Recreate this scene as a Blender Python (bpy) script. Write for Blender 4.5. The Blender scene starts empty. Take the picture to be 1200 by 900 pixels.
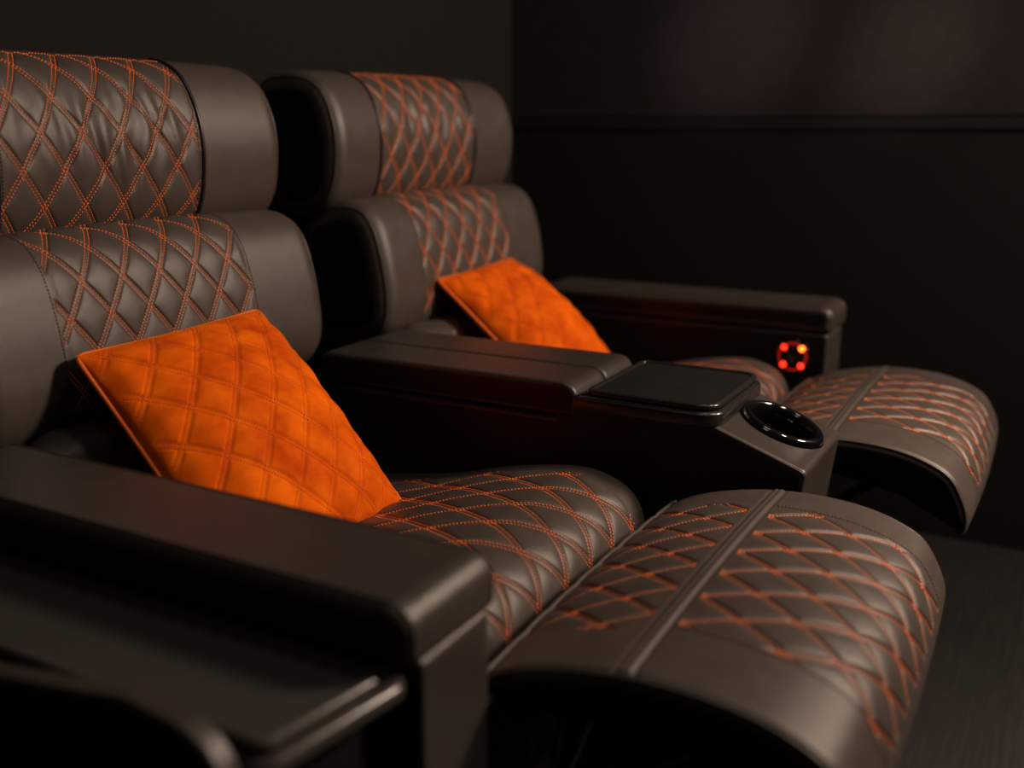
import bpy, math, random
import numpy as np
from mathutils import Vector, Matrix

random.seed(4); RNG = np.random.default_rng(7)
SC = bpy.context.scene
COL = SC.collection
P = 0.7748                      # pitch between the two recliners

# ------------------------------------------------------------------ objects
def link(o, parent=None):
    COL.objects.link(o)
    if parent is not None: o.parent = parent
    return o

def tag(o, label=None, cat=None, group=None, kind=None):
    if label: o['label'] = label
    if cat: o['category'] = cat
    if group: o['group'] = group
    if kind: o['kind'] = kind
    return o

def empty(name, loc=(0, 0, 0)):
    o = bpy.data.objects.new(name, None); o.location = loc
    o.empty_display_size = 0.05
    return link(o)

def mesh_obj(name, V, Fq, mat, parent=None, smooth=True, flat_tris=True):
    """V (n,3) array, Fq list of int arrays (m,k) with equal k, linked as ONE mesh."""
    V = np.asarray(V, float)
    if not isinstance(Fq, list): Fq = [Fq]
    Fq = [np.asarray(f, int) for f in Fq if len(f)]
    used = np.unique(np.concatenate([f.ravel() for f in Fq]))
    remap = -np.ones(len(V), int); remap[used] = np.arange(len(used))
    V = V[used]; Fq = [remap[f] for f in Fq]
    me = bpy.data.meshes.new(name)
    me.vertices.add(len(V)); me.vertices.foreach_set('co', V.ravel())
    loops = np.concatenate([f.ravel() for f in Fq])
    tot = np.concatenate([np.full(len(f), f.shape[1]) for f in Fq])
    me.loops.add(len(loops)); me.loops.foreach_set('vertex_index', loops)
    me.polygons.add(len(tot))
    me.polygons.foreach_set('loop_start', np.concatenate([[0], np.cumsum(tot)[:-1]]))
    me.polygons.foreach_set('use_smooth', np.full(len(tot), smooth) & ~((tot == 3) & flat_tris))
    me.update(calc_edges=True); me.validate()
    if mat: me.materials.append(mat)
    return link(bpy.data.objects.new(name, me), parent)

def copy_tree(o, parent=None):
    c = o.copy(); COL.objects.link(c); c.parent = parent
    for ch in [k for k in bpy.data.objects if k.parent == o]:
        copy_tree(ch, c)
    return c

class MB:
    """Collects pieces into one mesh."""
    def __init__(s): s.V = []; s.F = {}; s.n = 0
    def add(s, V, F):
        V = np.asarray(V, float).reshape(-1, 3)
        for f in (F if isinstance(F, list) else [F]):
            f = np.asarray(f, int)
            if len(f): s.F.setdefault(f.shape[1], []).append(f + s.n)
        s.V.append(V); s.n += len(V)
        return s
    def build(s, name, mat, parent=None, smooth=True):
        return mesh_obj(name, np.concatenate(s.V), [np.concatenate(v) for v in s.F.values()], mat, parent, smooth)

# ------------------------------------------------------------------ curves
def spline(pts, n, closed=True):
    """Catmull-Rom through pts, resampled to n points evenly by length."""
    p = np.asarray(pts, float)
    m = len(p); out = []
    rng = range(m) if closed else range(m - 1)
    for i in rng:
        if closed: a, b, c, d = p[i - 1], p[i], p[(i + 1) % m], p[(i + 2) % m]
        else: a, b, c, d = p[max(i - 1, 0)], p[i], p[i + 1], p[min(i + 2, m - 1)]
        t = np.linspace(0, 1, 24, endpoint=False)[:, None]
        # centripetal-ish: tangents limited by segment length
        L = np.linalg.norm(c - b)
        m1 = (c - a); m1 = m1 / (np.linalg.norm(m1) + 1e-9) * L
        m2 = (d - b); m2 = m2 / (np.linalg.norm(m2) + 1e-9) * L
        h = lambda t: (2*t**3 - 3*t**2 + 1) * b + (t**3 - 2*t**2 + t) * m1 + (-2*t**3 + 3*t**2) * c + (t**3 - t**2) * m2
        out.append(h(t))
    out = np.concatenate(out)
    if not closed: out = np.vstack([out, p[-1]])
    return resample(out, n, closed)

def resample(q, n, closed=True):
    q = np.asarray(q, float)
    if closed: q = np.vstack([q, q[:1]])
    s = np.concatenate([[0], np.cumsum(np.linalg.norm(np.diff(q, axis=0), axis=1))])
    t = np.linspace(0, s[-1], n, endpoint=not closed)
    return np.stack([np.interp(t, s, q[:, k]) for k in range(q.shape[1])], 1)

def fillet(pts, rad, seg=8):
    """2D polygon with a corner radius at each vertex."""
    p = [np.array(a, float) for a in pts]; m = len(p); out = []
    if not hasattr(rad, '__len__'): rad = [rad] * m
    for i in range(m):
        a, b, c = p[i - 1], p[i], p[(i + 1) % m]
        u = (a - b) / np.linalg.norm(a - b); v = (c - b) / np.linalg.norm(c - b)
        r = rad[i]
        if r <= 0: out.append(b); continue
        ang = math.acos(max(-1, min(1, float(u @ v))))
        if ang > math.pi - 1e-3: out.append(b); continue
        d = r / math.tan(ang / 2)
        d = min(d, .49 * np.linalg.norm(a - b), .49 * np.linalg.norm(c - b)); r = d * math.tan(ang / 2)
        bis = (u + v) / np.linalg.norm(u + v); cen = b + bis * (r / math.sin(ang / 2))
        s = b + u * d - cen; e = b + v * d - cen
        a0 = math.atan2(s[1], s[0]); a1 = math.atan2(e[1], e[0])
        da = (a1 - a0 + math.pi) % (2 * math.pi) - math.pi
        for k in range(seg + 1):
            t = a0 + da * k / seg
            out.append(cen + r * np.array([math.cos(t), math.sin(t)]))
    return np.array(out)

def closed_normals(c):
    d = np.roll(c, -1, 0) - np.roll(c, 1, 0)
    d /= np.linalg.norm(d, axis=1)[:, None] + 1e-12
    n = np.stack([d[:, 1], -d[:, 0]], 1)
    area = 0.5 * np.sum(c[:, 0] * np.roll(c[:, 1], -1) - np.roll(c[:, 0], -1) * c[:, 1])
    return n if area > 0 else -n

def tube(path, r, seg=8, closed=False, flat=None):
    p = np.asarray(path, float); n = len(p)
    if closed: t = np.roll(p, -1, 0) - np.roll(p, 1, 0)
    else: t = np.gradient(p, axis=0)
    t /= np.linalg.norm(t, axis=1)[:, None] + 1e-12
    nrm = np.zeros_like(p)
    a = np.array([0, 0, 1.]) if abs(t[0][2]) < .9 else np.array([1., 0, 0])
    v = np.cross(t[0], a); v /= np.linalg.norm(v)
    for i in range(n):
        v = v - t[i] * (v @ t[i]); v /= np.linalg.norm(v); nrm[i] = v
    b = np.cross(t, nrm)
    ang = np.arange(seg) * 2 * math.pi / seg
    rr = np.broadcast_to(np.asarray(r, float), (n,))
    V = p[:, None] + (nrm[:, None] * np.cos(ang)[None, :, None] + b[:, None] * np.sin(ang)[None, :, None]) * rr[:, None, None]
    i = np.arange(n if closed else n - 1)[:, None]; j = np.arange(seg)[None]
    i2 = (i + 1) % n; j2 = (j + 1) % seg
    Fq = np.stack([i * seg + j, i2 * seg + j, i2 * seg + j2, i * seg + j2], -1).reshape(-1, 4)
    Fs = [Fq]
    V = V.reshape(-1, 3)
    if not closed:
        V = np.vstack([V, p[0], p[-1]]); k = np.arange(seg)
        Fs.append(np.stack([np.full(seg, n * seg), k, (k + 1) % seg], 1)[:, ::-1])
        Fs.append(np.stack([np.full(seg, n * seg + 1), (n - 1) * seg + k, (n - 1) * seg + (k + 1) % seg], 1))
    return V, Fs

def stack(plan, levels, cap_top=True, cap_bottom=True):
    """plan (n,2) xy outline; levels [(inset, z)]: stacked loops; fan caps."""
    c = np.asarray(plan, float); nn = closed_normals(c); n = len(c)
    V = []
    for ins, z in levels:
        q = c - nn * ins
        V.append(np.column_stack([q, np.full(n, z)]))
    L = len(levels); V = np.concatenate(V)
    i = np.arange(L - 1)[:, None]; j = np.arange(n)[None]; j2 = (j + 1) % n
    Fs = [np.stack([i * n + j, i * n + j2, (i + 1) * n + j2, (i + 1) * n + j], -1).reshape(-1, 4)]
    k = np.arange(n); extra = []
    # caps get their own ring of vertices, so that they shade flat
    for on, ring, flip in ((cap_bottom, V[:n].copy(), True), (cap_top, V[(L - 1) * n:L * n].copy(), False)):
        if not on: continue
        o = len(V); V = np.vstack([V, ring, ring.mean(0)[None]])
        a, b = (k, (k + 1) % n) if not flip else ((k + 1) % n, k)
        Fs.append(np.stack([np.full(n, o + n), o + a, o + b], 1))
    return V, Fs

def lathe(prof, seg=48):
    """prof [(r,z)] about z."""
    p = np.asarray(prof, float); n = len(p); a = np.arange(seg) * 2 * math.pi / seg
    V = np.stack([p[:, None, 0] * np.cos(a), p[:, None, 0] * np.sin(a), np.broadcast_to(p[:, None, 1], (n, seg))], -1).reshape(-1, 3)
    i = np.arange(n - 1)[:, None]; j = np.arange(seg)[None]; j2 = (j + 1) % seg
    return V, [np.stack([i * seg + j, i * seg + j2, (i + 1) * seg + j2, (i + 1) * seg + j], -1).reshape(-1, 4)]

# ------------------------------------------------------------------ materials
def new_mat(name):
    m = bpy.data.materials.new(name); m.use_nodes = True
    nt = m.node_tree; b = nt.nodes['Principled BSDF']
    return m, nt, b

def leather(name, col, rough=.41, bump=.25, scale=900, spec=.5):
    m, nt, b = new_mat(name)
    N, L = nt.nodes, nt.links
    tc = N.new('ShaderNodeTexCoord')
    vo = N.new('ShaderNodeTexVoronoi'); vo.inputs['Scale'].default_value = scale; vo.feature = 'DISTANCE_TO_EDGE'
    no = N.new('ShaderNodeTexNoise'); no.inputs['Scale'].default_value = 35; no.inputs['Detail'].default_value = 6
    L.new(tc.outputs['Object'], vo.inputs['Vector']); L.new(tc.outputs['Object'], no.inputs['Vector'])
    mr = N.new('ShaderNodeMapRange'); mr.inputs['From Max'].default_value = .25
    L.new(vo.outputs['Distance'], mr.inputs['Value'])
    mix = N.new('ShaderNodeMath'); mix.operation = 'MULTIPLY_ADD'; mix.inputs[1].default_value = .5
    L.new(mr.outputs['Result'], mix.inputs[0]); L.new(no.outputs['Fac'], mix.inputs[2])
    bp = N.new('ShaderNodeBump'); bp.inputs['Strength'].default_value = bump; bp.inputs['Distance'].default_value = .0006
    L.new(mix.outputs[0], bp.inputs['Height']); L.new(bp.outputs['Normal'], b.inputs['Normal'])
    cr = N.new('ShaderNodeMixRGB'); cr.inputs[1].default_value = (*[c * .8 for c in col], 1); cr.inputs[2].default_value = (*[min(1, c * 1.2) for c in col], 1)
    L.new(no.outputs['Fac'], cr.inputs[0]); L.new(cr.outputs[0], b.inputs['Base Color'])
    rr = N.new('ShaderNodeMapRange'); rr.inputs['To Min'].default_value = rough - .05; rr.inputs['To Max'].default_value = rough + .07
    L.new(no.outputs['Fac'], rr.inputs['Value']); L.new(rr.outputs['Result'], b.inputs['Roughness'])
    b.inputs['Specular IOR Level'].default_value = spec
    return m

def plain(name, col, rough=.5, metal=0, spec=.5, coat=0):
    m, nt, b = new_mat(name)
    b.inputs['Base Color'].default_value = (*col, 1); b.inputs['Roughness'].default_value = rough
    b.inputs['Metallic'].default_value = metal; b.inputs['Specular IOR Level'].default_value = spec
    b.inputs['Coat Weight'].default_value = coat
    no = nt.nodes.new('ShaderNodeTexNoise'); no.inputs['Scale'].default_value = 60
    tc = nt.nodes.new('ShaderNodeTexCoord'); nt.links.new(tc.outputs['Object'], no.inputs['Vector'])
    rr = nt.nodes.new('ShaderNodeMapRange'); rr.inputs['To Min'].default_value = max(.02, rough - .04); rr.inputs['To Max'].default_value = rough + .04
    nt.links.new(no.outputs['Fac'], rr.inputs['Value']); nt.links.new(rr.outputs['Result'], b.inputs['Roughness'])
    return m

def glow(name, col, strength):
    m, nt, b = new_mat(name)
    b.inputs['Base Color'].default_value = (*[c * .3 for c in col], 1)
    b.inputs['Emission Color'].default_value = (*col, 1); b.inputs['Emission Strength'].default_value = strength
    return m

def velvet(name):
    m, nt, b = new_mat(name); N, L = nt.nodes, nt.links
    tc = N.new('ShaderNodeTexCoord')
    no = N.new('ShaderNodeTexNoise'); no.inputs['Scale'].default_value = 14; no.inputs['Detail'].default_value = 5; no.inputs['Roughness'].default_value = .6
    mp = N.new('ShaderNodeMapping'); mp.inputs['Scale'].default_value = (1, 1.6, 1)
    L.new(tc.outputs['Object'], mp.inputs['Vector']); L.new(mp.outputs[0], no.inputs['Vector'])
    cr = N.new('ShaderNodeValToRGB'); e = cr.color_ramp.elements
    e[0].position = .30; e[0].color = (.58, .060, .002, 1); e[1].position = .68; e[1].color = (1.0, .18, .002, 1)
    L.new(no.outputs['Fac'], cr.inputs[0]); L.new(cr.outputs[0], b.inputs['Base Color'])
    b.inputs['Roughness'].default_value = .85; b.inputs['Specular IOR Level'].default_value = .08
    b.inputs['Sheen Weight'].default_value = .55; b.inputs['Sheen Roughness'].default_value = .35
    b.inputs['Sheen Tint'].default_value = (1, .30, .02, 1)
    n2 = N.new('ShaderNodeTexNoise'); n2.inputs['Scale'].default_value = 700; L.new(tc.outputs['Object'], n2.inputs['Vector'])
    bp = N.new('ShaderNodeBump'); bp.inputs['Strength'].default_value = .25; bp.inputs['Distance'].default_value = .0006
    L.new(n2.outputs['Fac'], bp.inputs['Height']); L.new(bp.outputs['Normal'], b.inputs['Normal'])
    return m

def fabric_wall(name, col, rough, scale=260, spec=.3):
    m, nt, b = new_mat(name); N, L = nt.nodes, nt.links
    tc = N.new('ShaderNodeTexCoord'); no = N.new('ShaderNodeTexNoise'); no.inputs['Scale'].default_value = scale; no.inputs['Detail'].default_value = 3
    L.new(tc.outputs['Object'], no.inputs['Vector'])
    mx = N.new('ShaderNodeMixRGB'); mx.inputs[1].default_value = (*[c * .75 for c in col], 1); mx.inputs[2].default_value = (*[c * 1.25 for c in col], 1)
    L.new(no.outputs['Fac'], mx.inputs[0]); L.new(mx.outputs[0], b.inputs['Base Color'])
    bp = N.new('ShaderNodeBump'); bp.inputs['Strength'].default_value = .3; bp.inputs['Distance'].default_value = .001
    L.new(no.outputs['Fac'], bp.inputs['Height']); L.new(bp.outputs['Normal'], b.inputs['Normal'])
    b.inputs['Roughness'].default_value = rough; b.inputs['Specular IOR Level'].default_value = spec
    return m

def ribbed(name, col, rough=.6):
    m, nt, b = new_mat(name); N, L = nt.nodes, nt.links
    tc = N.new('ShaderNodeTexCoord'); wv = N.new('ShaderNodeTexWave'); wv.inputs['Scale'].default_value = 140; wv.bands_direction = 'Y'
    L.new(tc.outputs['Object'], wv.inputs['Vector'])
    bp = N.new('ShaderNodeBump'); bp.inputs['Strength'].default_value = .4; bp.inputs['Distance'].default_value = .0006
    L.new(wv.outputs['Fac'], bp.inputs['Height']); L.new(bp.outputs['Normal'], b.inputs['Normal'])
    b.inputs['Base Color'].default_value = (*col, 1); b.inputs['Roughness'].default_value = rough
    return m

def wood_floor(name):
    m, nt, b = new_mat(name); N, L = nt.nodes, nt.links
    tc = N.new('ShaderNodeTexCoord'); br = N.new('ShaderNodeTexBrick')
    mp = N.new('ShaderNodeMapping'); mp.inputs['Scale'].default_value = (1, 1, 1); mp.inputs['Rotation'].default_value = (0, 0, math.radians(0))
    br.inputs['Scale'].default_value = 1; br.inputs['Brick Width'].default_value = 1.3; br.inputs['Row Height'].default_value = .16
    br.inputs['Mortar Size'].default_value = .002; br.inputs['Mortar'].default_value = (.004, .003, .003, 1)
    br.inputs['Color1'].default_value = (.005, .0045, .0042, 1); br.inputs['Color2'].default_value = (.008, .007, .0065, 1)
    L.new(tc.outputs['Object'], mp.inputs[0]); L.new(mp.outputs[0], br.inputs['Vector'])
    no = N.new('ShaderNodeTexNoise'); no.inputs['Scale'].default_value = 9; no.inputs['Detail'].default_value = 9
    m2 = N.new('ShaderNodeMapping'); m2.inputs['Scale'].default_value = (1, 14, 1); L.new(tc.outputs['Object'], m2.inputs[0]); L.new(m2.outputs[0], no.inputs['Vector'])
    cr = N.new('ShaderNodeValToRGB'); cr.color_ramp.elements[0].position = .35; cr.color_ramp.elements[0].color = (.35, .35, .35, 1); cr.color_ramp.elements[1].position = .7; cr.color_ramp.elements[1].color = (1.5, 1.45, 1.4, 1)
    L.new(no.outputs['Fac'], cr.inputs[0])
    mx = N.new('ShaderNodeMixRGB'); mx.blend_type = 'MULTIPLY'; mx.inputs[0].default_value = 1
    L.new(br.outputs['Color'], mx.inputs[1]); L.new(cr.outputs[0], mx.inputs[2]); L.new(mx.outputs[0], b.inputs['Base Color'])
    b.inputs['Roughness'].default_value = .6
    return m

LEA = (.065, .0525, .045)
M_LEA = leather('charcoal_leather', LEA)
M_SIDE = leather('shaded_side_leather', (.007, .0065, .0095), rough=.5, spec=.3)  # near-black, purplish: missing light and sheen on the sides put into the colour
M_PAD = leather('arm_leather', (.044, .036, .031), rough=.33)
M_PIPE = leather('piping_leather', (.06, .05, .045), rough=.4, bump=.1)
M_BLKPIPE = plain('black_welt', (.010, .010, .014), .35)
M_THREAD = plain('orange_thread', (1.0, .21, .030), .55)
M_THREAD_DK = plain('dark_thread', (.12, .035, .018), .6)
M_VELVET = velvet('orange_velvet')
M_VPIPE = plain('orange_cord', (.85, .16, .008), .7)
M_VTHREAD = plain('rust_thread', (.42, .055, .005), .7)
M_BLACK = plain('black_cloth', (.008, .008, .008), .9, spec=.1)
M_METAL = plain('dark_metal', (.03, .03, .033), .4, metal=.8)
M_GLOSS = plain('gloss_black', (.004, .004, .005), .09, coat=.6)
M_TRAYTOP = leather('tray_inlay', (.006, .0058, .0056), rough=.6, scale=1200, spec=.25)
M_TRAYRIM = plain('tray_rim', (.052, .044, .041), .27)
M_CTRAY = plain('console_tray_plastic', (.018, .016, .016), .24)
M_RIB = ribbed('ribbed_mat', (.038, .035, .031), .55)
M_ZIP = plain('zip_metal', (.05, .03, .02), .4, metal=.5)

# ------------------------------------------------------------------ cushions
class Cushion:
    """Soft roll: closed (y,z) profile swept along x with rounded ends."""
    def __init__(s, prof, x0, x1, r, step=.0018, crown=0., wing=0., xc=None, rgrow=None, w_from=None):
        c = spline(prof, 400) if w_from is None else prof
        L = np.linalg.norm(np.diff(np.vstack([c, c[:1]]), axis=0), axis=1).sum()
        s.n = int(L / step); s.c = resample(c, s.n); s.L = L; s.w = np.arange(s.n) * L / s.n
        nn = closed_normals(s.c)
        for _ in range(3): nn = (np.roll(nn, 1, 0) + nn + np.roll(nn, -1, 0)) / 3
        s.nn = nn / np.linalg.norm(nn, axis=1)[:, None]
        s.x0, s.x1, s.r, s.crown, s.wing = x0, x1, r, crown, wing
        s.xc = (x0 + x1) / 2 if xc is None else xc; s.hw = (x1 - x0) / 2
        s.extra = None
    def w_at(s, y, z):
        return s.w[np.argmin((s.c[:, 0] - y)**2 + (s.c[:, 1] - z)**2)]
    def base(s, x, w):
        """x, w arrays of equal shape -> pos, normal"""
        wi = np.mod(w, s.L) / s.L * s.n; i = np.floor(wi).astype(int) % s.n; f = (wi - np.floor(wi))[..., None]
        c = s.c[i] * (1 - f) + s.c[(i + 1) % s.n] * f
        nn = s.nn[i] * (1 - f) + s.nn[(i + 1) % s.n] * f
        d = np.minimum(x - s.x0, s.x1 - x); q = np.clip(s.r - d, 0, s.r)
        ins = s.r - np.sqrt(np.maximum(s.r**2 - q**2, 0))
        off = -ins + s.crown * (1 - ((x - s.xc) / s.hw)**2)
        c = c + nn * off[..., None]
        X = np.stack([x, c[..., 0] - s.wing * ((x - s.xc) / s.hw)**2, c[..., 1]], -1)
        sx = np.where(x - s.x0 < s.x1 - x, -1, 1) * q / s.r
        N = np.stack([sx, nn[..., 0] * np.sqrt(1 - sx**2), nn[..., 1] * np.sqrt(1 - sx**2)], -1)
        return X, N
    def pos(s, x, w, h=0.):
        X, N = s.base(np.asarray(x, float), np.asarray(w, float))
        hh = h + (s.extra(x, w) if s.extra else 0)
        return X + N * np.asarray(hh)[..., None] if np.ndim(hh) else X + N * hh

def smooth01(t): t = np.clip(t, 0, 1); return t * t * (3 - 2 * t)

class Quilt:
    """Diamond quilting: two families of double-stitched lines."""
    def __init__(s, xa, xb, wa, wb, xn, wn, dx, dw, depth=.0022, puff=.0030, gap=.0026, pf=.012):
        s.__dict__.update(locals()); s.s1 = 1
        s.k = 1 / math.hypot(1 / dx, 1 / dw)
    def fam(s, x, w):
        a = (x - s.xn) / s.dx + (w - s.wn) / s.dw; b = (x - s.xn) / s.dx - (w - s.wn) / s.dw
        return (a - np.round(a)) * s.k, (b - np.round(b)) * s.k
    def inside(s, x, w):
        d = np.minimum(np.minimum(x - s.xa, s.xb - x), np.minimum(w - s.wa, s.wb - w)); return d
    def h(s, x, w):
        da, db = s.fam(x, w); fade = smooth01(s.inside(x, w) / .004)
        out = 0; 
        p = (1 - np.exp(-(da / .011)**2)) * (1 - np.exp(-(db / .011)**2))
        g = 0
        for d in (da, db):
            d = np.abs(d)
            g = np.minimum(g, -np.exp(-((d - s.gap) / .0016)**2)); g = np.minimum(g, -.55 * (d < s.gap))
        return fade * s.depth * g + smooth01(s.inside(x, w) / s.pf) * s.puff * p
    def lines(s):
        """polylines (x,w) of the rows of stitches, clipped to the panel"""
        out = []
        for sg in (1, -1):
            # family: (x-xn)/dx + sg*(w-wn)/dw = k
            ks = [((x - s.xn) / s.dx + sg * (w - s.wn) / s.dw) for x in (s.xa, s.xb) for w in (s.wa, s.wb)]
            for k in range(math.floor(min(ks)), math.ceil(max(ks)) + 1):
                for off in (-s.gap, s.gap):
                    t = np.arange(s.wa, s.wb, .0012)
                    x = s.xn + s.dx * (k + off / s.k - sg * (t - s.wn) / s.dw)
                    m = (x > s.xa + .001) & (x < s.xb - .001)
                    if m.sum() > 4: out.append(np.stack([x[m], t[m]], 1))
        return out

def stitch_mesh(cush, lines, dash=.0036, gap=.0010, rad=.00085, lift=.0006):
    """All the dashes of one panel as arrays."""
    Vs = []; 
    for ln in lines:
        X = cush.pos(ln[:, 0], ln[:, 1], lift); _, N = cush.base(ln[:, 0], ln[:, 1])
        sl = np.concatenate([[0], np.cumsum(np.linalg.norm(np.diff(X, axis=0), axis=1))])
        m = int(sl[-1] / (dash + gap))
        if m < 1: continue
        st = np.arange(m) * (dash + gap) + RNG.uniform(0, gap)
        f = lambda t, A: np.stack([np.interp(t, sl, A[:, k]) for k in range(3)], 1)
        p0, p1 = f(st, X), f(st + dash, X); n = f(st + dash / 2, N); n /= np.linalg.norm(n, axis=1)[:, None]
        d = p1 - p0; L = np.linalg.norm(d, axis=1)[:, None]; ok = L[:, 0] > dash * .3
        p0, p1, n, d = p0[ok], p1[ok], n[ok], (d / L)[ok]
        b = np.cross(d, n); b /= np.linalg.norm(b, axis=1)[:, None]
        c0 = p0 * .82 + p1 * .18; c1 = p0 * .18 + p1 * .82
        ring = lambda c: [c + n * rad * 1.25, c + b * rad, c - n * rad * .6, c - b * rad]
        Vs.append(np.stack([p0 - n * rad * .4, *ring(c0), *ring(c1), p1 - n * rad * .4], 1))
    V = np.concatenate(Vs); m = len(V)
    tri = []; quad = []
    for k in range(4):
        k2 = (k + 1) % 4
        tri += [[0, 1 + k2, 1 + k], [9, 5 + k, 5 + k2]]; quad.append([1 + k, 1 + k2, 5 + k2, 5 + k])
    o = (np.arange(m) * 10)[:, None, None]
    return V.reshape(-1, 3), [(np.array(tri)[None] + o).reshape(-1, 3), (np.array(quad)[None] + o).reshape(-1, 4)]

def sweep(cush, xs, mask_fn=None):
    xs = np.asarray(xs); w = cush.w
    Xg, Wg = np.meshgrid(xs, w, indexing='ij')
    V = cush.pos(Xg, Wg, 0.); nx, nt = Xg.shape
    i = np.arange(nx - 1)[:, None]; j = np.arange(nt)[None]; j2 = (j + 1) % nt
    Fq = np.stack([i * nt + j, i * nt + j2, (i + 1) * nt + j2, (i + 1) * nt + j], -1)
    # orientation outward check is not needed for closed shading
    fx = (xs[:-1] + xs[1:])[:, None] / 2 + 0 * j; fw = w[None] + 0 * i + cush.L / cush.n / 2
    return V.reshape(-1, 3), Fq, fx, fw

def xgrid(c, pa=None, pb=None, fine=.0016, coarse=.006):
    th = np.linspace(0, math.pi / 2, 12)
    L = c.x0 + c.r * (1 - np.cos(th)); R = c.x1 - c.r * (1 - np.cos(th))[::-1]
    if pa is None: mid = np.linspace(L[-1], R[0], max(3, int((R[0] - L[-1]) / coarse)))[1:-1]
    else:
        mid = np.concatenate([np.linspace(L[-1], pa - .006, max(2, int((pa - .006 - L[-1]) / coarse)))[1:],
                              np.linspace(pa - .006, pb + .006, int((pb - pa + .012) / fine))[1:-1],
                              np.linspace(pb + .006, R[0], max(2, int((R[0] - pb - .006) / coarse)))[:-1]])
    return np.concatenate([L, mid, R])

def end_cap(c, side, bulge=.006, step=3, inset=.0):
    """side panel closing the end of a cushion; side -1 or 1"""
    x = c.x0 if side < 0 else c.x1
    w = c.w[::step]
    ring = c.pos(np.full(len(w), x), w, 0.)
    cen = ring.mean(0); V = [ring]; n = len(w)
    steps = [.96, .88, .72, .5, .25]
    for k, s in enumerate(steps):
        q = cen + (ring - cen) * s; q[:, 0] += side * bulge * math.sqrt(1 - s * s)
        V.append(q)
    V = np.concatenate(V + [[cen + [side * bulge, 0, 0]]])
    i = np.arange(len(steps))[:, None]; j = np.arange(n)[None]; j2 = (j + 1) % n
    Fs = [np.stack([i * n + j, i * n + j2, (i + 1) * n + j2, (i + 1) * n + j], -1).reshape(-1, 4)]
    k = np.arange(n); Fs.append(np.stack([np.full(n, len(V) - 1), len(steps) * n + k, len(steps) * n + (k + 1) % n], 1))
    return V, Fs

def piping(c, x, r=.0022, w=None, step=3, h=0., closed=True):
    w = c.w[::step] if w is None else w
    return tube(c.pos(np.full(len(w), x), w, h), r, 8, closed=closed)

def build_cushion(name, parent, c, quilt=None, panel_name='quilted_panel', mat=None, cap_mat=None, welt=None,
                  border_stitch=True, quilts=None, side_piping=True, hole=None, cap_bulge=.006, thread_lines=None, dash=.0036):
    mat = mat or M_LEA; cap_mat = cap_mat or M_SIDE
    qs = quilts or ([quilt] if quilt else [])
    if qs:
        prev = c.extra
        def ex(x, w, prev=prev):
            x = np.asarray(x, float); w = np.asarray(w, float)
            o = prev(x, w) if prev else np.zeros(np.broadcast(x, w).shape)
            for q in qs:
                o = o + q.h(x, w)
            return o
        c.extra = ex
        xa = min(q.xa for q in qs); xb = max(q.xb for q in qs)
        V, Fq, fx, fw = sweep(c, xgrid(c, xa, xb))
    else:
        V, Fq, fx, fw = sweep(c, xgrid(c))
    inp = np.zeros(fx.shape, bool)
    for q in qs: inp |= (fx > q.xa) & (fx < q.xb) & (fw > q.wa) & (fw < q.wb)
    keep = np.ones(fx.shape, bool)
    if hole is not None:
        cen = V[Fq.reshape(-1, 4)].mean(1).reshape(*fx.shape, 3)
        keep = ~hole(cen)
    main = mesh_obj(name, V, Fq[keep & ~inp].reshape(-1, 4), mat, parent)
    if qs:
        mesh_obj(panel_name, V, Fq[inp & keep].reshape(-1, 4), mat, main)
        lines = []
        for q in qs: lines += q.lines()
        V2, F2 = stitch_mesh(c, lines, dash=dash)
        st = mesh_obj('orange_stitching', V2, F2, M_THREAD, main); st['kind'] = 'stuff'
    if thread_lines:
        for nm, ls, mt in thread_lines:
            V2, F2 = stitch_mesh(c, ls, rad=.0007); o = mesh_obj(nm, V2, F2, mt, main); o['kind'] = 'stuff'
    for side in (-1, 1):
        V2, F2 = end_cap(c, side, cap_bulge); mesh_obj('side_panel', V2, F2, cap_mat, main)
        if side_piping:
            x = c.x0 if side < 0 else c.x1
            V2, F2 = piping(c, x + (-side) * c.r * .25, .0017, h=.0006); mesh_obj('piping', V2, F2, M_PIPE if side_piping is True else side_piping, main)
    return main

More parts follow.
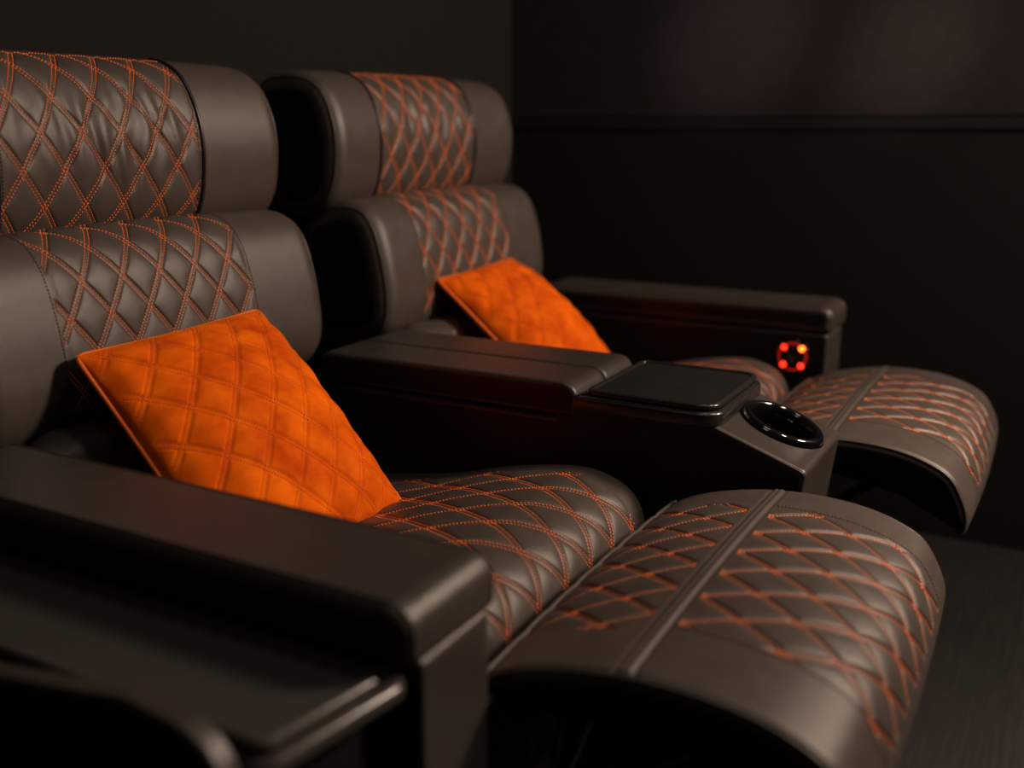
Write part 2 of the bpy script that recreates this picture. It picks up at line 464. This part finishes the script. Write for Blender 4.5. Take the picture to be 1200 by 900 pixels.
# ------------------------------------------------------------------ recliner
def make_recliner():
    root = empty('cinema_recliner', (0, 0, 0))
    # ---- headrest
    hp = [(.185, .818), (.138, .797), (.090, .800), (.053, .818), (.031, .850), (.021, .892), (.019, .94), (.029, .985), (.052, 1.025), (.09, 1.046), (.145, 1.050), (.195, 1.036), (.213, .99), (.214, .92), (.208, .85)]
    c = Cushion(hp, -.055, .582, .030, crown=.006, wing=.014, xc=.25)
    wt, wb = c.w_at(.09, 1.046), c.w_at(.11, .797)
    up = wt < wb
    wa, wbb = min(wt, wb), max(wt, wb)
    wn = c.w_at(.021, .951)
    # wrinkles in the panel
    def wr(x, w):
        x = np.asarray(x, float); w = np.asarray(w, float)
        e = smooth01(np.minimum(x - .09, .415 - x) / .03) * np.exp(-((w - wn) / .07)**2)
        v = np.sin((x * 210 + 1.8 * np.sin(w * 38 + 2 * x * 20)) ) * np.exp(-((x - .27) / .10)**2)
        v = v + .8 * np.sin(x * 120 + 2.5 * np.sin(w * 24 + 1.1))
        return e * .0018 * v
    c.extra = wr
    q = Quilt(.080, .408, wa, wbb, .144, wn, .0625, .0915, depth=.0020, puff=.0016)
    bl = [np.stack([np.full(260, x), np.linspace(wa, wbb, 260)], 1) for x in (.0835, .4045)]
    tl = np.stack([np.linspace(.082, .406, 260), np.full(260, wt + (.0035 if wt < wb else -.0035))], 1)
    h = build_cushion('headrest', root, c, q, thread_lines=[('border_stitching', bl, M_THREAD_DK), ('top_stitching', [tl], M_THREAD)])
    for x in (.077, .4115):
        V, F = piping(c, x, .0034, w=np.linspace(wa - .02, wbb + .02, 160), h=.0005, closed=False); mesh_obj('welt', V, F, M_BLKPIPE, h)
    # ---- back cushion
    bp = [(.115, .795), (.07, .818), (.025, .828), (-.018, .820), (-.045, .792), (-.062, .745), (-.072, .69), (-.074, .64), (-.062, .602), (-.035, .578), (.02, .565), (.09, .57), (.125, .62), (.13, .70)]
    c = Cushion(bp, -.045, .562, .034, crown=.004, wing=.012, xc=.25)
    wt, wb = c.w_at(.03, .828), c.w_at(-.055, .592)
    wa, wbb = min(wt, wb), max(wt, wb)
    q = Quilt(.076, .408, wa, wbb, .125, c.w_at(-.055, .772), .0625, .088, depth=.0024, puff=.0022)
    bl = [np.stack([np.full(220, x), np.linspace(wa, wbb, 220)], 1) for x in (.0735, .4105)]
    build_cushion('back_cushion', root, c, q, thread_lines=[('border_stitching', bl, M_THREAD_DK)])
    # ---- lumbar roll between back and seat
    lp = [(-.02, .58), (-.06, .604), (-.10, .604), (-.130, .585), (-.142, .54), (-.135, .48), (-.08, .455), (-.02, .47), (-.005, .52)]
    c = Cushion(lp, .006, .500, .05, crown=-.012)
    wt, wb = c.w_at(-.05, .60), c.w_at(-.137, .49)
    q = Quilt(.10, .41, min(wt, wb), max(wt, wb), .125, c.w_at(-.13, .585), .066, .10)
    build_cushion('lumbar_roll', root, c, q, side_piping=False)
    # ---- seat
    sp = [(-.60, .345), (-.640, .362), (-.656, .400), (-.654, .438), (-.638, .466), (-.606, .485), (-.56, .493), (-.46, .478), (-.34, .446), (-.20, .424), (-.06, .420), (-.03, .40), (-.06, .34), (-.30, .33)]
    c = Cushion(sp, .008, .556, .045, crown=.006)
    wt, wb = c.w_at(-.10, .422), c.w_at(-.655, .425)
    q = Quilt(.095, .485, min(wt, wb), max(wt, wb), .238, c.w_at(-.617, .484), .068, .128, depth=.0022, puff=.0022, gap=.0034)
    build_cushion('seat_cushion', root, c, q, cap_mat=M_LEA, side_piping=False)
    # ---- footrest
    fp = [(-.688, .444), (-.700, .462), (-.735, .480), (-.785, .494), (-.835, .502), (-.885, .504), (-.935, .500), (-.978, .489), (-1.013, .470), (-1.033, .440), (-1.043, .410), (-1.040, .385), (-1.030, .382), (-1.022, .402), (-1.008, .432), (-.975, .452), (-.92, .466), (-.84, .470), (-.76, .462), (-.71, .444)]
    c = Cushion(fp, .018, .543, .012, crown=.006)
    s0 = c.w_at(-.835, .503)
    seam = lambda x, w: .0022 * np.exp(-((w - s0) / .0060)**4) - .0016 * np.exp(-((np.abs(w - s0) - .0085) / .0020)**2) - .0022 * np.exp(-((w - s0) / .0014)**2)
    c.extra = lambda x, w: seam(np.asarray(x), np.asarray(w)) * smooth01(np.minimum(np.asarray(x) - c.x0, c.x1 - np.asarray(x)) / .01)
    wr_, wf = c.w_at(-.696, .455), c.w_at(-1.039, .418)
    d = 1 if wf > wr_ else -1
    w1 = sorted((wr_, s0 - d * .0145)); w2 = sorted((s0 + d * .0145, wf))
    q1 = Quilt(.095, .470, w1[0], w1[1], .137, s0 - d * .0145, .0612, .092, depth=.0030, puff=.0014, gap=.0026, pf=.02)
    q2 = Quilt(.117, .463, w2[0], w2[1], .125, s0 + d * .0145, .0605, .096, depth=.0030, puff=.0014, gap=.0026, pf=.02)
    nl = [np.stack([np.full(200, q2.xb + .003), np.linspace(*w2, 200)], 1), np.stack([np.full(200, q2.xa - .003), np.linspace(*w2, 200)], 1)]
    ft = build_cushion('footrest', root, c, quilts=[q1, q2], cap_mat=M_BLACK, cap_bulge=.001, thread_lines=[('border_stitching', nl, M_THREAD_DK)], dash=.0034)
    V, F = tube(c.pos(np.linspace(.025, .536, 60), np.full(60, c.w_at(-.697, .458)), .0022), .0026, 8); mesh_obj('rear_piping', V, F, M_PIPE, ft)
    # underside board of the footrest
    up_ = [(-.70, .440), (-.76, .458), (-.84, .466), (-.92, .462), (-.975, .447), (-1.005, .425), (-.99, .415), (-.92, .44), (-.80, .44), (-.71, .425)]
    c2 = Cushion(up_, .03, .531, .004, step=.006)
    V, Fq, _, _ = sweep(c2, xgrid(c2)); m = MB().add(V, Fq.reshape(-1, 4))
    for s in (-1, 1): m.add(*end_cap(c2, s, .001))
    m.build('underside_board', M_BLACK, ft)
    # lift links under the footrest
    for x in (.10, .46):
        m = MB()
        for a, b in (((x, -.93, .44), (x, -.62, .20)), ((x + .012, -.78, .44), (x + .012, -.70, .22)), ((x, -.70, .22), (x, -.52, .30))):
            m.add(*tube([a, b], .009, 6))
        m.build('lift_link', M_METAL, root)
    # base box and back shell
    m = MB().add(*stack(fillet([(.03, -.58), (.53, -.58), (.53, .10), (.03, .10)], .02), [(.006, .02), (0, .03), (0, .32), (.006, .332)]))
    m.build('base_box', M_BLACK, root)
    m = MB().add(*stack(fillet([(.03, .13), (.49, .13), (.49, .205), (.03, .205)], .015), [(.004, .02), (0, .03), (0, .99), (.01, 1.0)]))
    m.build('back_shell', M_BLACK, root)
    return root

rec = make_recliner()
tag(rec, 'nearer dark leather recliner with orange diamond stitching, its whole headrest and quilted seat in view', 'recliner', 'cinema recliners in the row')
rec2 = copy_tree(rec); rec2.location.x = P
tag(rec2, 'farther dark leather recliner behind the middle console, blurred orange stitching', 'recliner', 'cinema recliners in the row')

# ------------------------------------------------------------------ armrests
def profile_part(name, poly, rad, x0, x1, r, mat, parent, cap=None, cap_bulge=.001, step=.003, coarse=.01, hole=None, cap_name='side_panel', recess=False):
    c = Cushion(fillet(poly, rad, 10), x0, x1, r, step=step, w_from=True)
    V, Fq, fx, fw = sweep(c, xgrid(c, coarse=coarse))
    keep = np.ones(fx.shape, bool)
    if hole is not None: keep = ~hole(V[Fq.reshape(-1, 4)].mean(1).reshape(*fx.shape, 3))
    if cap is None:
        m = MB().add(V, Fq[keep].reshape(-1, 4))
        for s in (-1, 1): m.add(*end_cap(c, s, cap_bulge, 1))
        return m.build(name, mat, parent), c
    o = mesh_obj(name, V, Fq[keep].reshape(-1, 4), mat, parent)
    for s in (-1, 1):
        m = MB().add(*end_cap(c, s, cap_bulge, 1)); m.build(cap_name, cap, o)
    return o, c

def make_armrest(x0, x1, rear, name='armrest', tuck=.003):
    root = empty(name, ((x0 + x1) / 2, -.36, 0)); cx, cy = (x0 + x1) / 2, -.36
    a, b = x0 - cx, x1 - cx
    body, c = profile_part('body', [(rear - cy, .03), (rear - cy, .547), (-.718 - cy, .547), (-.714 - cy, .03)], [.01, .004, .008, .01], a + tuck, b - .003, .006, M_PAD, root, cap=M_SIDE)
    pad, c = profile_part('arm_pad', [(rear - cy - .02, .551), (rear - cy - .02, .603), (-.724 - cy, .603), (-.724 - cy, .551)], [.006, .02, .042, .008], a, b, .014, M_PAD, root, cap=M_SIDE, cap_name='pad_side')
    # seam line around the pad's side
    for s, x in ((-1, a + .010), (1, b - .010)):
        w = c.w[::2]; V, F = tube(c.pos(np.full(len(w), x), w, .0003), .0012, 6, closed=True); mesh_obj('edge_seam', V, F, M_PIPE, pad)
    return root

arm1 = make_armrest(-.137, .0, -.045, tuck=.026)
tag(arm1, 'front left dark leather armrest, out of focus, beside the nearer recliner and side tray', 'armrest')
FX0 = P + .56
arm2 = make_armrest(FX0, FX0 + .137, -.045)
tag(arm2, 'far dark armrest with a glowing red control button on its side', 'armrest')
# red control button, inner face of the far armrest
btn = MB().add(*lathe([(0, .004), (.026, .004), (.029, .006), (.033, .006), (.0365, .003), (.037, -.002)], 48))
def place_btn(o):
    o.location = (FX0 + .006 - (FX0 + .0685), -.650 + .36, .497); o.rotation_euler = (0, -math.pi / 2, 0)
b_ = btn.build('control_button', M_GLOSS, arm2); place_btn(b_)
t = np.linspace(0, 2 * math.pi, 48, endpoint=False)
g = MB().add(*tube(np.stack([.0275 * np.cos(t), .0275 * np.sin(t), np.full(48, .0062)], 1), .0016, 6, closed=True))
gr = g.build('light_ring', glow('ring_glow', (1, .02, .008), .35), b_); gr['label'] = 'dim red light ring'
for k in range(4):
    a = math.pi / 4 + k * math.pi / 2
    hot = (k == 3)
    V, F = lathe([(.0001, .0035), (.0035, .003), (.0055, .0015), (.006, 0)], 20)
    V = V + [.0255 * math.cos(a), .0255 * math.sin(a), .006]
    MB().add(V, F).build('red_light', glow('red_led' if not hot else 'orange_led', (1, .025, .008) if not hot else (1, .12, .01), 3.5 if not hot else 7), b_)
V, F = lathe([(.0001, .0052), (.011, .005), (.014, .004)], 32)
MB().add(V, F).build('button_cap', M_GLOSS, b_)

# ------------------------------------------------------------------ middle console
CY = -.44
con = empty('middle_console', (.6674, CY, 0)); cx = .6674
tag(con, 'dark leather console between the two recliners with fold tray and black cup holder', 'console')
x0, x1 = .560 - cx, P - cx
cupc = np.array([.6815 - cx, -.797 - CY, .567 - (.797 - .735) * .362]); sl = math.atan2(.567 - .521, .862 - .735)
nrm = np.array([0, -math.sin(sl), math.cos(sl)])
def hole(c):
    d = c - cupc; al = d @ nrm; rr = np.linalg.norm(d - al[..., None] * nrm, axis=-1)
    return (rr < .0525) & (np.abs(al) < .02)
poly = [(-.03 - CY, .03), (-.03 - CY, .547), (-.50 - CY, .547), (-.50 - CY, .567), (-.735 - CY, .567), (-.862 - CY, .521), (-.835 - CY, .30), (-.80 - CY, .03)]
body, c = profile_part('body', poly, [.01, .004, .002, .002, .02, .010, .02, .01], x0 + .003, x1 - .003, .007, M_PAD, con, cap=M_SIDE, hole=hole, step=.0025, coarse=.0025)
for x in (x0 + .004, x1 - .004):
    w = c.w[::2]; V, F = tube(c.pos(np.full(len(w), x), w, .0), .0016, 6, closed=True); mesh_obj('edge_piping', V, F, M_BLKPIPE, body)
for a, b in ((x0 + .000, -.0016), (.0016, x1)):
    o, cc = profile_part('arm_pad', [(-.065 - CY, .551), (-.065 - CY, .600), (-.532 - CY, .600), (-.532 - CY, .551)], [.004, .018, .034, .004], a, b, .0065, M_PAD, con, cap=M_SIDE, cap_name='pad_side')
    o['label'] = 'half of the split arm pad'
# tray
def rrect(xa, xb, ya, yb, rf, rb): return fillet([(xa, ya), (xb, ya), (xb, yb), (xa, yb)], [rf, rf, rb, rb], 10)
pl = rrect(x0 - .008, x1 + .006, -.744 - CY, -.530 - CY, .030, .002)
pl2 = rrect(x0 - .002, x1 + .000, -.738 - CY, -.545 - CY, .026, .016)
tr = MB().add(*stack(pl, [(.004, .563), (.001, .565), (0, .568), (0, .580), (.0015, .5835), (.006, .585)])).build('tray', M_CTRAY, con)
MB().add(*stack(pl2, [(.0035, .5835), (.0035, .5865), (.0008, .5875), (0, .589), (0, .5915), (.001, .5935), (.004, .595), (.008, .595), (.0095, .5935), (.010, .5915)])).build('tray_lid', M_CTRAY, tr)
MB().add(*stack(pl2, [(.0101, .5895), (.0101, .5920), (.011, .5925)])).build('tray_inlay', M_TRAYTOP, tr)
w = pl; nn = closed_normals(w); pts = np.column_stack([w, np.full(len(w), .5815)])
# stitch row around the tray edge
def polyline_stitch(pts, n, dash=.0028, gap=.0014, rad=.0005, name='stitch_row', mat=None, parent=None):
    class C2:
        def pos(s, x, w, h=0.): return pts + n * h
        def base(s, x, w): return pts, n
    V, F = stitch_mesh(C2(), [np.zeros((len(pts), 2))], dash, gap, rad); return mesh_obj(name, V, F, mat, parent)
rs = resample(pts, 500, True); polyline_stitch(rs, np.tile([0, -.5, .85], (500, 1)), mat=M_PIPE, parent=tr)
# cup holder: glossy ring and a well
ring = lathe([(.0440, -.012), (.0455, .002), (.0490, .0085), (.0540, .0105), (.0590, .008), (.0625, .002), (.0628, -.001)], 72)
well = lathe([(.0001, -.074), (.036, -.074), (.040, -.070), (.0425, -.04), (.0445, -.011)], 72)
rot = Matrix.Rotation(sl, 3, 'X')
def slope(VF):
    V = VF[0] @ np.array(rot).T + cupc; return V, VF[1]
cr = MB().add(*slope(ring)).build('cup_ring', M_GLOSS, con); cr['label'] = 'glossy black cup holder ring'
MB().add(*slope(well)).build('cup_well', M_GLOSS, cr)

# ------------------------------------------------------------------ side tray unit by the near armrest
su = empty('side_tray', (-.205, -.35, 0)); sx, sy = -.205, -.35
tag(su, 'dark blurred side tray with ribbed top and double rim at lower left', 'tray table')
pl = fillet([(-.267 - sx, -.692 - sy), (-.1120 - sx, -.7165 - sy), (-.1120 - sx, .02 - sy), (-.267 - sx, .02 - sy)], [.022, .022, .022, .022])
Z0 = -.0125
MB().add(*stack(pl, [(.004, .533 + Z0), (.001, .535 + Z0), (0, .538 + Z0), (0, .543 + Z0), (.001, .546 + Z0), (.004, .548 + Z0)])).build('lower_rim', M_TRAYRIM, su)
ins = .009
MB().add(*stack(pl, [(ins, .547 + Z0), (ins, .551 + Z0), (ins - .002, .553 + Z0), (ins - .002, .557 + Z0), (ins, .560 + Z0), (ins + .003, .5615 + Z0), (ins + .007, .5605 + Z0), (ins + .009, .558 + Z0), (ins + .0095, .5565 + Z0)], cap_bottom=False, cap_top=False)).build('upper_rim', M_TRAYRIM, su)
MB().add(*stack(pl, [(ins + .0092, .550 + Z0), (ins + .0092, .5570 + Z0), (ins + .0105, .5575 + Z0)])).build('ribbed_top', M_RIB, su)
MB().add(*stack(fillet([(-.265 - sx, -.660 - sy), (-.116 - sx, -.685 - sy), (-.116 - sx, .01 - sy), (-.265 - sx, .01 - sy)], .004), [(0, .02), (0, .521)])).build('cabinet_body', M_BLACK, su)
poly = [(.02 - sy, .03), (.02 - sy, .49), (-.20 - sy, .515), (-.441 - sy, .548), (-.542 - sy, .564), (-.588 - sy, .572), (-.678 - sy, .562), (-.678 - sy, .03)]
sp_, c = profile_part('side_panel', poly, [.01, .01, .2, .3, .2, .05, .072, .01], -.2895 - sx, -.2675 - sx, .0045, M_PAD, su, cap=M_SIDE, cap_name='panel_face')

# ------------------------------------------------------------------ pillows
def make_pillow(TL, TR, BR, name='throw_pillow', phase=(0., 0.)):
    TL, TR, BR = map(lambda v: np.array(v, float), (TL, TR, BR))
    cen = (TL + BR) / 2; U = TR - TL; W = BR - TR
    nz = np.cross(U, W); nz /= np.linalg.norm(nz)
    if nz[1] > 0: nz = -nz                                    # towards the front
    n = 230; u = np.linspace(0, 1, n); A, B = np.meshgrid(u, u, indexing='ij')
    def shape(A, B, side, h=0.):
        # bowed edges, pointed corners
        a = A - .5; b = B - .5
        bow = .022
        a2 = a * (1 - bow * 4 * (.25 - b**2) * 1.0); b2 = b * (1 - bow * 4 * (.25 - a**2))
        ea = np.clip(1 - (2 * a)**2, 0, 1); eb = np.clip(1 - (2 * b)**2, 0, 1)
        th = (ea**.55) * (eb**.55)
        thick = (.064 if side > 0 else .036) * th + .002
        s_, t_ = (A - B), (A + B)
        K = .213
        fa = (t_ - .125 - phase[0]) / K; fb = (s_ - .02 - phase[1]) / K
        da = np.abs(fa - np.round(fa)) * K * .707 * .34; db = np.abs(fb - np.round(fb)) * K * .707 * .34
        g = 0
        for d in (da, db):
            g = np.minimum(g, -np.exp(-((d - .0028) / .0018)**2)); g = np.minimum(g, -.5 * (d < .0028))
        puff = (1 - np.exp(-(da / .014)**2)) * (1 - np.exp(-(db / .014)**2))
        edge = smooth01(np.minimum(ea, eb) / .25)
        q = edge * (.0036 * puff + .0022 * g)
        # soft creases and dents
        wr = edge * .0022 * (np.sin(9 * A + 5 * B + 1.3 * np.sin(7 * B)) * np.sin(6 * B - 3 * A + .7))
        return (cen + U * a2[..., None] + W * b2[..., None]) + nz * (side * (thick + q * (side > 0) + wr + h))[..., None]
    VF = shape(A, B, 1).reshape(-1, 3); VB = shape(A, B, -1).reshape(-1, 3)
    i = np.arange(n - 1)[:, None]; j = np.arange(n - 1)[None]
    Fq = np.stack([i * n + j, (i + 1) * n + j, (i + 1) * n + j + 1, i * n + j + 1], -1).reshape(-1, 4)
    root = empty(name, tuple(cen)); off = cen
    front = mesh_obj('quilted_cover', np.vstack([VF, VB]) - off, [Fq, Fq[:, ::-1] + n * n], M_VELVET, root)
    # edge cord
    e = np.linspace(0, 1, 80)[:-1]; z = np.zeros(79); o = np.ones(79)
    P2 = np.concatenate([np.stack([e, z], 1), np.stack([o, e], 1), np.stack([1 - e, o], 1), np.stack([z, 1 - e], 1)])
    C = (shape(P2[:, 0], P2[:, 1], 1) + shape(P2[:, 0], P2[:, 1], -1)) / 2
    for _ in range(6): C = (np.roll(C, 1, 0) + C + np.roll(C, -1, 0)) / 3
    C = cen + (C - cen) * 1.004
    mesh_obj('edge_cord', *[(lambda r: (r[0] - off, r[1]))(tube(C, .0034, 8, closed=True))][0], M_VPIPE, root)
    # stitches
    K = .213; Vs = MB()
    for fam in (0, 1):
        for k in range(-6, 12):
            for dd in (-.0028, .0028):
                off2 = dd / (.707 * .34)
                t = np.linspace(0, 1, 400)
                if fam == 0: a = t; b = (.125 + phase[0] + K * k + off2) - t
                else: a = t; b = t - (.02 + phase[1] + K * k + off2)
                m = (b > .02) & (b < .98) & (a > .02) & (a < .98)
                if m.sum() < 12: continue
                X = shape(a[m], b[m], 1, .0002); nn = np.tile(nz, (len(X), 1))
                class C2:
                    def pos(s, x, w, h=0.): return X
                    def base(s, x, w): return X, nn
                Vs.add(*(lambda r: (r[0] - off, r[1]))(stitch_mesh(C2(), [np.zeros((len(X), 2))], .0028, .0012, .00055)))
    st = Vs.build('stitching', M_VTHREAD, root); st['kind'] = 'stuff'
    # zip on the lower edge
    a = np.linspace(.55, .97, 40); zp = shape(a, np.full(40, .999), 1); 
    mesh_obj('zip', *[(lambda r: (r[0] - off, r[1]))(tube(zp + nz * .003, .0022, 6))][0], M_ZIP, root)
    return root
p1 = make_pillow((.072, -.10, .692), (.402, -.085, .694), (.382, -.350, .446))
tag(p1, 'large sharp orange quilted velvet pillow leaning on the nearer recliner', 'pillow', 'orange pillows')
p2 = make_pillow((.886, -.085, .674), (1.173, -.085, .681), (1.200, -.335, .453), phase=(.03, .05))
tag(p2, 'smaller blurred orange velvet pillow on the farther recliner behind the console', 'pillow', 'orange pillows')

# ------------------------------------------------------------------ room
def box(name, a, b, mat, kind='structure', parent=None):
    a, b = np.array(a), np.array(b)
    V, F = stack([(a[0], a[1]), (b[0], a[1]), (b[0], b[1]), (a[0], b[1])], [(0, a[2]), (0, b[2])])
    o = mesh_obj(name, V, F, mat, parent, smooth=False)
    if kind: o['kind'] = kind
    return o
XW, YB, H = 1.76, .24, 2.5
M_WB = fabric_wall('back_wall_fabric', (.012, .011, .0103), .85, spec=.1)
M_WR = fabric_wall('side_wall_fabric', (.018, .0175, .017), .9, spec=.1)
M_UP = fabric_wall('upper_panel', (.030, .026, .028), .45, scale=40)
M_CE = fabric_wall('ceiling_paint', (.02, .02, .02), .9)
box('floor', (-2.6, -4.1, -.1), (XW + .1, YB + .1, 0), wood_floor('dark_oak'))
box('wall_back', (-2.6, YB, 0), (XW + .1, YB + .1, H), M_WB)
box('wall_right', (XW, -4.1, 0), (XW + .1, YB, H), M_WR)
box('wall_left', (-2.7, -4.1, 0), (-2.6, YB + .1, H), M_WR)
box('wall_front', (-2.6, -4.2, 0), (XW + .1, -4.1, H), M_WR)
box('ceiling', (-2.7, -4.2, H), (XW + .1, YB + .1, H + .1), M_CE)
box('trim_1', (XW - .004, -4.1, .975), (XW, YB, H), M_UP)
box('gap_shade_strip', (XW - .003, -4.1, .945), (XW, YB, .975), plain('gap_shade', (.003, .003, .003), .9))  # black strip painting the shade of the gap below the upper panel

# ------------------------------------------------------------------ lights
def look(o, tgt):
    d = Vector(tgt) - o.location; o.rotation_euler = d.to_track_quat('-Z', 'Y').to_euler()
def area(name, loc, tgt, size, power, col, sy=None):
    l = bpy.data.lights.new(name, 'AREA'); l.energy = power; l.color = col; l.size = size
    if sy: l.shape = 'RECTANGLE'; l.size_y = sy
    o = bpy.data.objects.new(name, l); o.location = loc; look(o, tgt); return link(o)
def spot(name, loc, tgt, ang, power, col, blend=1., rad=.03):
    l = bpy.data.lights.new(name, 'SPOT'); l.energy = power; l.color = col; l.spot_size = math.radians(ang); l.spot_blend = blend; l.shadow_soft_size = rad
    o = bpy.data.objects.new(name, l); o.location = loc; look(o, tgt); return link(o)
WARM = (1, .75, .58)
area('key_lamp', (1.45, -2.3, 1.95), (.5, -.1, .8), .40, 58, WARM)
spot('front_lamp', (.85, -1.75, 2.35), (.72, -1.0, .45), 31, 92, (1, .74, .56), 1., .10)
area('side_fill', (-.5, -.6, 2.35), (-.25, -.4, .5), .35, 1.2, (1, .85, .72))  # added fill that lifts the side tray, no real fixture
area('ceiling_lamp', (.5, -.9, 2.4), (.5, -.5, .5), .3, 2.5, (1, .82, .68))
spot('wall_glow_spot', (-.3, -1.3, 2.1), (XW, -.364, 1.15), 10, 80, (1, .7, .62), rad=.05)  # added spots, both standing in for soft reflections in the upper panel
spot('wall_glow_spot', (-.3, -1.6, 2.1), (XW, -.752, 1.10), 8.5, 80, (1, .7, .55), rad=.05)

w = bpy.data.worlds.new('world'); SC.world = w; w.use_nodes = True
w.node_tree.nodes['Background'].inputs[0].default_value = (.02, .018, .018, 1); w.node_tree.nodes['Background'].inputs[1].default_value = .3

# ------------------------------------------------------------------ camera
cam = bpy.data.cameras.new('camera'); co = bpy.data.objects.new('camera', cam); link(co); SC.camera = co
yaw, pitch, roll, cx_, cy_, cz_, f = 0.50894, -0.25251, -0.00352, -0.71155, -1.13642, 0.96341, 1192.27
fw = Vector((math.cos(yaw) * math.cos(pitch), math.sin(yaw) * math.cos(pitch), math.sin(pitch)))
r = fw.cross(Vector((0, 0, 1))).normalized(); u = r.cross(fw)
r2 = r * math.cos(roll) + u * math.sin(roll); u2 = -r * math.sin(roll) + u * math.cos(roll)
Mx = Matrix((r2, u2, -fw)).transposed().to_4x4(); Mx.translation = Vector((cx_, cy_, cz_))
co.matrix_world = Mx
cam.sensor_width = 36; cam.lens = 36 * f / 1200; cam.clip_start = .02
cam.dof.use_dof = True; cam.dof.focus_distance = 1.36; cam.dof.aperture_fstop = 1.8; cam.dof.aperture_blades = 0

SC.view_settings.view_transform = 'Standard'; SC.view_settings.look = 'None'
SC.view_settings.gamma = 1; SC.view_settings.exposure = 0; SC.view_settings.use_curve_mapping = False
